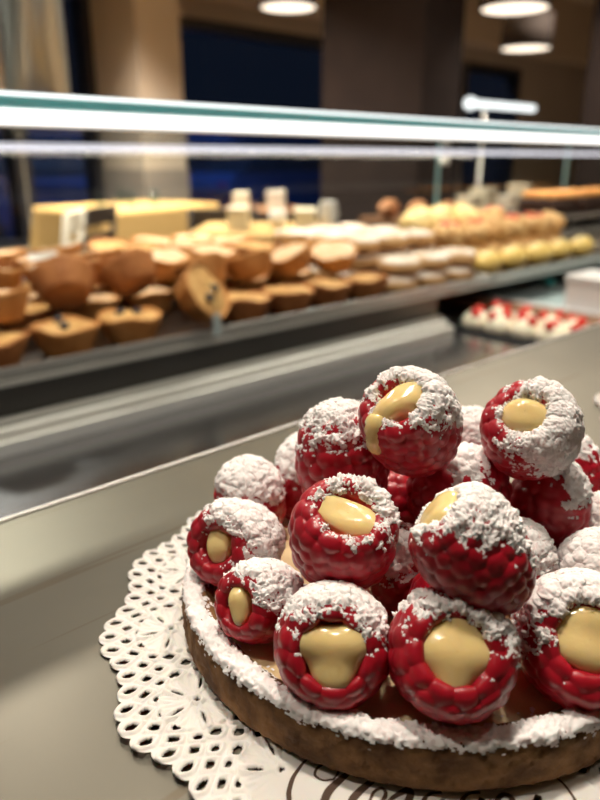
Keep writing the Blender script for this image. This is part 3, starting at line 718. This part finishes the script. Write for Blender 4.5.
# chocolate cakes with orange fruit on a raised stand far right
st = thing('cake_stand', 'raised dark stand with chocolate cakes at the far right', 'stand', (2.30, 1.08, ZC - .0844))
MB().box(-.42, .50, -.16, .16, .030, .038).obj('stand_top', M['wooddark'], st)
for x in (-.38, .46):
    MB().box(x - .02, x + .02, -.12, .12, 0, .030).obj('foot', M['wooddark'], st)
ch = None
for k in range(5):
    lb = 'chocolate cake topped with orange fruit on the far stand, %s from the left' % ORD[k]
    loc = (1.98 + .165 * k, 1.06, ZC - .0844 + .0385); 
    if ch is None:
        ch = thing('chocolate_cake', lb, 'cake', loc, 0, 'chocolate cakes on the far stand')
        MB().box(-.074, .074, -.06, .06, 0, .046, .010).obj('chocolate_body', M['chocolate'], ch, True)
        b = MB()
        for i in range(4):
            for j in range(3): b.lathe([(0, -.004), (.018, -.003), (.020, .006), (.012, .014), (0, .017)], 14, (-.054 + .036 * i, -.036 + .036 * j, .047))
        b.obj('orange_topping', M['orange'], ch, True)
    else: dup(ch, loc, (0, 0, .04 * k), lb)

# ------------------------------------------------------------------ lower bay: strawberry cakes, ledge, board, white box
lt = tray(.872, 1.012, .335, .600, dz + .0003, 'dark low tray of strawberry cream cakes in the lower bay', 'cake_tray', 'frame', .006)
sc_ = None
def cream_cake(loc, label):
    t = thing('cream_cake', label, 'cake', loc, 0, 'strawberry cream cakes')
    nv, nu = 20, 30
    pr, _ = smooth_profile([(20, 0), (22, 3), (21, 10), (17, 16), (11, 21), (.4, 24)], nv); th = np.linspace(0, 2 * PI, nu, endpoint=False)
    P = np.stack([pr[:, :1] * np.cos(th), pr[:, :1] * np.sin(th), np.repeat(pr[:, 1:], nu, 1)], -1); P[..., :2] *= (1 + .06 * np.sin(7 * th + pr[:, 1:] * .25))[..., None]
    raw('cream_mound', P.reshape(-1, 3) * .001, grid_faces(nv, nu), M['whip'], t)
    for q, (x, y, z) in enumerate(((-.004, -.010, .0195), (.006, .009, .021))):
        s = MB().lathe([(0, -.007), (.0065, -.004), (.008, .001), (.005, .007), (0, .010)], 14).obj('strawberry', M['redfruit'], t, True); s.location = (x, y, z)
    return t
for row, x in enumerate((.912, .966)):
    for k in range(6):
        loc = (x + .004 * (k % 2), .376 + .0425 * k - .008 * row, dz + .0022); lb = 'strawberry cream cake in the %s row of the lower bay, %s from the right' % (('near', 'far')[row], ORD[k])
        if sc_ is None: sc_ = cream_cake(loc, lb)
        else: dup(sc_, loc, (0, 0, k * 1.1 + row), lb)
lg = MB().box(1.026, 1.066, .30, 1.20, dz + .0003, dz + .014, .002).obj('wooden_ledge', M['wood']); tag(lg, 'brown wooden strip behind the strawberry cream cakes', 'ledge')
bd = thing('serving_board', 'pale board with a white front edge in the lower bay', 'board', (1.45, .60, dz + .0003))
MB().box(-.368, .40, -.30, .55, 0, .010).obj('board_top', M['board'], bd)
MB().box(-.380, -.3685, -.30, .55, 0, .016, .001).obj('front_edge', M['plastic_white'], bd)
wb = thing('white_box', 'small white box standing on the pale board under the far tray', 'box', (1.125, .495, dz + .0105))
MB().box(-.042, .042, -.040, .040, 0, .045, .004).obj('box_body', M['plastic_white'], wb)
MB().box(-.044, .044, -.042, .042, .0452, .058, .004).obj('lid', M['plastic_white'], wb)
tg = thing('price_card', 'tiny teal price card standing on the pale board', 'card', (1.27, .66, dz + .0105))
MB().box(-.002, .002, -.008, .008, .004, .018).obj('card_face', M['teal'], tg)
MB().box(-.006, .006, -.008, .008, 0, .004).obj('card_foot', M['clear'], tg)

# ================================================================== THE CAFE BEHIND
def struct(mb, name, m):
    o = mb.obj(name, M[m]); o['kind'] = 'structure'; return o
X0, X1, YB, YW, HC = -3.0, 13.0, -2.6, 6.0, 3.2
struct(MB().box(X0, X1, YB, YW + .3, -.1, 0), 'floor', 'floor')
struct(MB().box(X0, X1, YB, YW + .3, HC, HC + .1), 'ceiling', 'ceiling')
struct(MB().box(X0 - .1, X0, YB, YW + .3, 0, HC), 'wall_left', 'wall')
struct(MB().box(X1, X1 + .1, YB, YW + .3, 0, HC), 'wall_right', 'wall')
struct(MB().box(X0, X1, YB - .1, YB, 0, HC), 'wall_front', 'wall')
wb_ = MB()                                              # window wall with three openings
WINS = [(.6, 2.47, .35, 1.34), (2.48, 3.19, .35, 2.42), (3.75, 8.6, .35, 2.30), (8.62, 10.0, .35, 2.30)]
HW = {}
xs = [X0, .6, 2.47, 2.48, 3.19, 3.75, 8.6, 8.62, 10.0, X1]
for a, b2 in zip(xs[:-1], xs[1:]):
    w = [q for q in WINS if abs(q[0] - a) < 1e-6]
    if w: wb_.box(a, b2, YW, YW + .25, 0, w[0][2]); wb_.box(a, b2, YW, YW + .25, w[0][3], HC)
    else: wb_.box(a, b2, YW, YW + .25, 0, HC)
struct(wb_, 'wall_back', 'wall')
for k, (a, b2, z0, z1) in enumerate(WINS):
    w = bpy.data.objects.new('window_%d' % (k + 1), None); link(w); w['kind'] = 'structure'; w.location = ((a + b2) / 2, YW + .1, z0)
    hw, h = (b2 - a) / 2, z1 - z0
    f = MB(); t = .06
    f.box(-hw, hw, -.0995, .14, 0, t); f.box(-hw, hw, -.0995, .14, h - t * 1.6, h); f.box(-hw, -hw + t, -.0995, .14, t, h - t * 1.6); f.box(hw - t, hw, -.0995, .14, t, h - t * 1.6)
    if hw > 1.5: f.box(-.04, .04, -.05, .05, t, h - t * 1.6)
    f.obj('window_frame', M['frame'], w)
    MB().box(-hw + t, hw - t, -.004, .004, t, h - t * 1.6).obj('pane', M['pane'], w)
# beige column with grey panelling at its foot
col = MB().box(3.19, 3.60, 5.30, 6.0, .98, HC); struct(col, 'wall_column', 'wall')
struct(MB().box(3.18, 3.61, 5.29, 6.0, 0, .98), 'trim_1', 'wainscot')
# beam over the windows
struct(MB().box(3.6, 12.9, 5.62, 6.0, 2.46, HC), 'beam_back', 'ceiling')
struct(MB().box(3.84, 4.25, 3.0, 3.90, 0, HC), 'wall_pillar', 'darkwall')
struct(MB().box(6.05, 6.6, 2.75, 3.03, 0, HC), 'wall_pier', 'darkwall')

# pendant lamps
def pendant(x, y, zb, label):
    t = thing('pendant_lamp', label, 'lamp', (x, y, zb), 0, 'drum pendant lamps')
    MB().lathe([(.195, 0), (.20, 0), (.20, .25), (.195, .25), (.192, .242), (.192, .01)], 48, (0, 0, 0), True).obj('shade', M['shade'], t, True)
    MB().lathe([(0, .006), (.191, .006), (.191, .012), (0, .012)], 48).obj('diffuser', M['lampglow'], t, True)
    MB().tube([(0, 0, .244), (0, 0, HC - zb)], .006, 8).obj('cable', M['frame'], t, True)
    MB().tube([(-.192, 0, .244), (.192, 0, .244)], .004, 6).obj('cross_bar', M['frame'], t, True)
    L = bpy.data.lights.new('pendant_bulb', 'POINT'); L.energy = 60; L.color = (1, .84, .64); L.shadow_soft_size = .04
    o = bpy.data.objects.new('pendant_bulb', L); link(o, t); o.location = (0, 0, .13)
    return t
zl = ZC + CAMH
pendant(4.12, 2.56, zl + .845, 'nearer of the two dark drum pendant lamps at upper right')
pendant(5.62, 3.36, zl + .85, 'farther lower looking drum pendant lamp at upper right')
pendant(3.72, 4.12, zl + 1.01, 'dark drum pendant lamp at the top centre by the pillar')

# unseen ceiling lights added to brighten the counter, the case and the cafe
def added_light(x, y, watt, label, size=.16, col=(1.0, .87, .73), spread=140):
    t = thing('added_ceiling_light', label, 'added_light', (x, y, HC - .012), 0, 'added ceiling lights')
    MB().lathe([(size * .5, .011), (size * .62, .011), (size * .62, 0), (size * .5, 0)], 32, (0, 0, 0), True).obj('trim_ring', M['whitepaint'], t, True)
    MB().lathe([(0, .008), (size * .5, .008), (size * .5, .010), (0, .010)], 32).obj('lens', M['added_glow'], t, True)
    L = bpy.data.lights.new('added_ceiling_lamp', 'AREA'); L.shape = 'DISK'; L.size = size; L.energy = watt; L.color = col
    o = bpy.data.objects.new('added_ceiling_lamp', L); link(o, t); o.location = (0, 0, -.004)
    L.spread = R_(spread)
ADDED_LIGHTS = [(.24, .46, 23), (1.25, .55, 15), (-.60, .62, 12), (.75, -.45, 1.5), (2.6, 1.6, 45), (1.0, 3.5, 50), (2.5, 3.9, 95), (5.4, 2.2, 95), (7.0, 4.3, 130), (2.2, 4.4, 80), (9.5, 3.5, 150), (-1.6, 2.2, 25)]
SPOT = [(-.05, 1.16, 2.6), (.50, 1.16, 3.0), (1.05, 1.16, 3.0), (1.65, 1.16, 3.0)]  # narrow lights added above the case to brighten the pastries
for k, (x, y, w) in enumerate(ADDED_LIGHTS):
    added_light(x, y, w, spread=140 if k < 6 else 95, label='added unseen ceiling light above %s' % ('the tart on the counter', 'the counter right of the tart', 'the left end of the counter', 'the floor behind the counter', 'the space before the sideboard', 'the floor left of the small yellow table', 'the floor between the yellow tables', 'the floor beyond the sideboard', 'the floor before the wide window', 'the table by the beige column', 'the far right end of the cafe', 'the far left of the cafe')[k])

for k, (x, y, w) in enumerate(SPOT):
    added_light(x, y, w, 'added unseen light brightening the display case, %s along it' % ORD[k], .09, (1.0, .84, .66), 28)

# linear lamp on the sideboard
sb = thing('sideboard', 'brown wooden sideboard beyond the display case, right of centre', 'sideboard', (3.55, 2.30, -.07))
MB().box(-.75, .95, -.24, .26, .80, .84, .004).obj('top', M['wood'], sb)
MB().box(-.72, .92, -.22, .24, .07, .80).obj('carcass', M['wooddark'], sb)
for k in range(3):
    d = MB().box(-.70 + .54 * k, -.70 + .53 * (k + 1), -.236, -.2202, .12, .78, .003).obj('door', M['wooddark'], sb)
    MB().box(-.70 + .54 * k + .45, -.70 + .54 * k + .47, -.252, -.236, .42, .52).obj('handle', M['alu'], d)
ll = thing('strip_lamp', 'glowing horizontal strip lamp on a stand above the sideboard', 'lamp', (3.70, 2.44, .77))
MB().lathe([(0, 0), (.07, 0), (.07, .012), (.01, .018), (.01, .56), (0, .56)], 20).obj('stand', M['alu'], ll, True)
MB().tube([(-.10, 0, .58), (.50, -.02, .58)], .020, 12).obj('glowing_tube', M['tube_and_rim_glow'], ll, True)
MB().lathe([(0, -.035), (.028, -.025), (.036, 0), (.028, .025), (0, .035)], 20, (-.14, 0, .58)).obj('glowing_bulb', M['tube_and_rim_glow'], ll, True)
for k, (x, y, w, h, m) in enumerate(((3.30, 2.22, .10, .09, 'cardcream'), (3.46, 2.24, .13, .12, 'cardcream'), (3.66, 2.22, .09, .08, 'whitepaint'), (3.92, 2.30, .14, .13, 'cardcream'), (4.12, 2.24, .12, .07, 'whitepaint'))):
    b = thing('carton', 'pale carton on the sideboard, %s from the left' % ORD[k], 'carton', (x, y, .7704), .1 * k, 'pale cartons on the sideboard')
    MB().box(-w / 2, w / 2, -.05, .05, 0, h, .003).obj('carton_body', M[m], b)
    MB().box(-w / 2 - .002, w / 2 + .002, -.052, .052, h + .0003, h + .015, .003).obj('carton_lid', M[m], b)
for k in range(3):
    lo = raw('bread_loaf', *(lambda P: (P.reshape(-1, 3), grid_faces(20, 24)))(
        (lambda v, th: np.stack([.13 * np.sin(v) + 0 * th, .05 * np.cos(v) * np.cos(th), .045 * np.cos(v) * np.sin(th) + .045 + 0 * v], -1))(np.linspace(-PI / 2 + .03, PI / 2 - .03, 20)[:, None], np.linspace(0, 2 * PI, 24, endpoint=False)[None])), M['loaf'])
    tag(lo, 'brown bread loaf lying on the sideboard, %s from the left' % ORD[k], 'bread', 'bread loaves on the sideboard'); lo.location = (3.00 - .05 * k, 2.14 + .15 * k, .7704); lo.rotation_euler = (0, 0, .5)

# tables with yellow cloths
def table(x, y, w, d, rz, label, clabel, drop=.42, wood=False):
    t = thing('cafe_table', label, 'table', (x, y, 0), rz)
    MB().box(-w / 2, w / 2, -d / 2, d / 2, .715, .742, .004).obj('tabletop', M['wood'], t)
    for sx in (-1, 1):
        for sy in (-1, 1): MB().box(sx * (w / 2 - .07) - .025, sx * (w / 2 - .07) + .025, sy * (d / 2 - .07) - .025, sy * (d / 2 - .07) + .025, 0, .715).obj('leg', M['wooddark'], t)
    if wood: return t
    nu, nv = 240, 16; V = []
    per = []
    for k in range(nu):                                  # rounded-rectangle outline
        a = 2 * PI * k / nu; c, s = math.cos(a), math.sin(a); e_ = .07
        px = math.copysign(abs(c) ** e_, c) * (w / 2 + .02); py = math.copysign(abs(s) ** e_, s) * (d / 2 + .02); per.append((px, py, a))
    Vv = []
    for i in range(nv):
        q = i / (nv - 1)
        for px, py, a in per:
            if i == 0: Vv.append((px * .02, py * .02, .7445))
            elif i == 1: Vv.append((px * .985, py * .985, .7445))
            else:
                g = (i - 2) / (nv - 3); fold = (1 + .05 * g * (1 + math.sin(13 * a + 1)) + .04 * g + .015 * g * (1 + math.sin(29 * a)))
                Vv.append((px * fold, py * fold, .743 - drop * g * (1 + .10 * math.cos(4 * a + PI))))
    o = raw('tablecloth', Vv, grid_faces(nv, nu), M['cloth']); tag(o, clabel, 'tablecloth'); o.location = (x, y, 0); o.rotation_euler = (0, 0, rz)
    md = o.modifiers.new('thickness', 'SOLIDIFY'); md.thickness = .0012; md.offset = 1
    return t
table(2.68, 4.70, 1.05, .75, .2, 'square cafe table under a yellow cloth before the beige column', 'draped yellow cloth on the table before the beige column', .50)
table(2.22, 2.62, .62, .62, .8, 'small cafe table under a yellow cloth nearest the display case', 'yellow cloth on the small table nearest the display case', .40)
table(3.15, 3.80, .60, .50, .75, 'bare wooden cafe table between the beige column and dark pillar', None, wood=True)
# things on the tables
def carton(x, y, z, w, d, h, label, m, rz=.8):
    b = thing('carton', label, 'carton', (x, y, z), rz)
    MB().box(-w / 2, w / 2, -d / 2, d / 2, 0, h, .003).obj('carton_body', M[m], b)
    MB().box(-w / 2 - .002, w / 2 + .002, -d / 2 - .002, d / 2 + .002, h + .0003, h + .012, .003).obj('carton_lid', M[m], b)
zt = .7462
carton(2.10, 2.68, zt, .16, .09, .085, 'cream carton lying on the small yellow clothed table', 'cardcream')
carton(2.36, 2.50, zt, .22, .10, .075, 'wide pale carton beside the white pitcher on the small table', 'cardcream')
carton(3.05, 3.86, .7425, .14, .10, .09, 'pale carton on the bare wooden table, left', 'cardcream')
carton(3.24, 3.72, .7425, .19, .12, .10, 'wider pale carton on the bare wooden table, right', 'whitepaint')
pt = thing('pitcher', 'white pitcher on the small yellow clothed table', 'pitcher', (2.38, 2.37, zt))
MB().lathe([(0, 0), (.036, 0), (.042, .02), (.040, .08), (.034, .11), (.038, .125), (.034, .124), (.030, .11), (.036, .07), (.036, .012), (0, .010)], 28).obj('body', M['ceramic'], pt, True)
MB().tube([(.036, 0, .105), (.062, 0, .10), (.066, 0, .065), (.040, 0, .035)], .005, 8).obj('handle', M['ceramic'], pt, True)
cu = thing('cup', 'white cup between the cartons on the small table', 'cup', (2.235, 2.56, zt))
MB().lathe([(0, 0), (.026, 0), (.036, .03), (.040, .085), (.037, .085), (.033, .03), (0, .008)], 28).obj('body', M['ceramic'], cu, True)
MB().tube([(.038, 0, .07), (.060, 0, .062), (.056, 0, .035), (.036, 0, .03)], .004, 8).obj('handle', M['ceramic'], cu, True)
gl = None
for k, (x, y) in enumerate(((2.40, 4.60), (2.58, 4.50), (2.80, 4.55), (2.70, 4.85))):
    lb = 'clear drinking glass on the yellow clothed table by the column, %s from the left' % ORD[k]
    if gl is None:
        gl = thing('drinking_glass', lb, 'glass', (x, y, zt), 0, 'drinking glasses on the clothed table')
        MB().lathe([(0, 0), (.028, 0), (.034, .10), (.032, .10), (.026, .006), (0, .006)], 24).obj('tumbler', M['clear'], gl, True)
    else: dup(gl, (x, y, zt), (0, 0, 0), lb)

# chairs
def chair(x, y, rz, m, label):
    t = thing('cafe_chair', label, 'chair', (x, y, 0), rz, None)
    MB().box(-.20, .20, -.20, .20, .43, .455, .008).obj('seat', M[m], t)
    for sx in (-1, 1):
        MB().tube([(sx * .18, -.18, 0), (sx * .175, -.175, .43)], [.014, .018], 10).obj('leg', M[m], t, True)
        MB().tube([(sx * .18, .20, 0), (sx * .175, .18, .45), (sx * .18, .235, .80)], [.014, .019, .015], 10).obj('leg', M[m], t, True)
    b = MB()
    for z, h in ((.50, .05), (.60, .05), (.70, .10)):
        b.box(-.175, .175, .185 + (z - .45) * .13, .205 + (z - .45) * .13, z, z + h, .004)
    b.obj('backrest', M[m], t)
    return t
chair(1.50, 3.66, PI + .9, 'whitepaint', 'white slatted chair at the left of the yellow clothed table')
chair(1.86, 4.02, PI + .6, 'wooddark', 'dark ladder backed chair in front of the yellow clothed table')
chair(2.52, 3.36, 2.5, 'wooddark', 'dark chair between the two yellow clothed tables')

# ------------------------------------------------------------------ outside the windows
struct(MB().box(-8, 30, YW + .32, 26, -.14, -.04), 'ground_street', 'asphalt')
def car(x, y, label):
    t = thing('car', label, 'car', (x, y, -.04), 0)
    def body(prof, hw, inset):
        n = len(prof); V = [(px, -hw + inset(pz), pz) for px, pz in prof] + [(px, hw - inset(pz), pz) for px, pz in prof]
        F = [tuple(range(n)), tuple(range(2 * n - 1, n - 1, -1))] + [(i, i + n, (i + 1) % n + n, (i + 1) % n) for i in range(n)]
        return V, F
    MB().add(*body([(-2.0, .30), (-2.08, .50), (-2.05, .80), (-1.9, .92), (-.9, .97), (1.0, .95), (1.75, .86), (2.05, .70), (2.1, .45), (2.0, .30)], .85, lambda z: .0 if z < .8 else .06)).obj('body', M['carblue'], t)
    MB().add(*body([(-1.75, .93), (-1.35, 1.36), (-.9, 1.45), (.0, 1.45), (.45, 1.36), (1.05, .955)], .80, lambda z: .0 if z < 1 else .16)).obj('cabin', M['carglass'], t)
    for wx in (-1.3, 1.35):
        for wy in (-.80, .80):
            o = MB().lathe([(0, -.10), (.25, -.10), (.31, -.07), (.31, .07), (.25, .10), (0, .10)], 28).obj('wheel', M['rubber'], t, True); o.location = (wx, wy, .31); o.rotation_euler = (PI / 2, 0, 0)
    MB().box(-2.09, -2.04, -.75, -.50, .66, .78).obj('tail_light', M['taillight'], t); MB().box(-2.09, -2.04, .50, .75, .66, .78).obj('tail_light', M['taillight'], t)
car(3.9, 8.6, 'blue car parked in the dark outside the left window')
car(8.3, 9.0, 'blue car parked in the dark outside the wide window')
lp = thing('added_street_lamp', 'added street lamp hidden behind the column, lighting the parked cars', 'street lamp', (4.3, 7.1, -.04))  # added out of view to throw bluish light on the cars
MB().lathe([(0, 0), (.10, 0), (.08, .4), (.05, .5), (.04, 4.2), (0, 4.2)], 16).obj('post', M['lightpost'], lp, True)
MB().box(-.30, .30, -.08, .5, 4.2, 4.26, .01).obj('head', M['lightpost'], lp)
L = bpy.data.lights.new('added_street_light', 'AREA'); L.shape = 'RECTANGLE'; L.size = .5; L.size_y = .4; L.energy = 220; L.color = (.42, .60, 1.0)
o = bpy.data.objects.new('added_street_light', L); link(o, lp); o.location = (0, .2, 4.18)

# ================================================================== WORLD, CAMERA, VIEW
w = bpy.data.worlds.new('dusk'); SC.world = w; w.use_nodes = True
bg = w.node_tree.nodes['Background']; bg.inputs['Color'].default_value = (.012, .018, .034, 1); bg.inputs['Strength'].default_value = .5
cd = bpy.data.cameras.new('camera'); cam = bpy.data.objects.new('camera', cd); link(cam)
cd.sensor_fit = 'VERTICAL'; cd.sensor_height = 36; cd.sensor_width = 27; cd.lens = 36 * 700 / 800
cd.clip_start = .005; cd.clip_end = 100
cam.location = CAM
fwd = FW * math.cos(PITCH) - UP * math.sin(PITCH)
cam.rotation_euler = Vector(fwd).to_track_quat('-Z', 'Y').to_euler()
cd.dof.use_dof = True; cd.dof.focus_distance = .138; cd.dof.aperture_fstop = cd.lens / 2.1
SC.camera = cam
vs = SC.view_settings; vs.view_transform = 'Standard'; vs.look = 'None'; vs.gamma = 1; vs.use_curve_mapping = False; vs.exposure = 0.0
cy = SC.cycles; cy.max_bounces = 10; cy.transparent_max_bounces = 16; cy.diffuse_bounces = 4; cy.glossy_bounces = 5
cy.sample_clamp_indirect = 4; cy.caustics_reflective = False; cy.caustics_refractive = False; cy.use_denoising = True
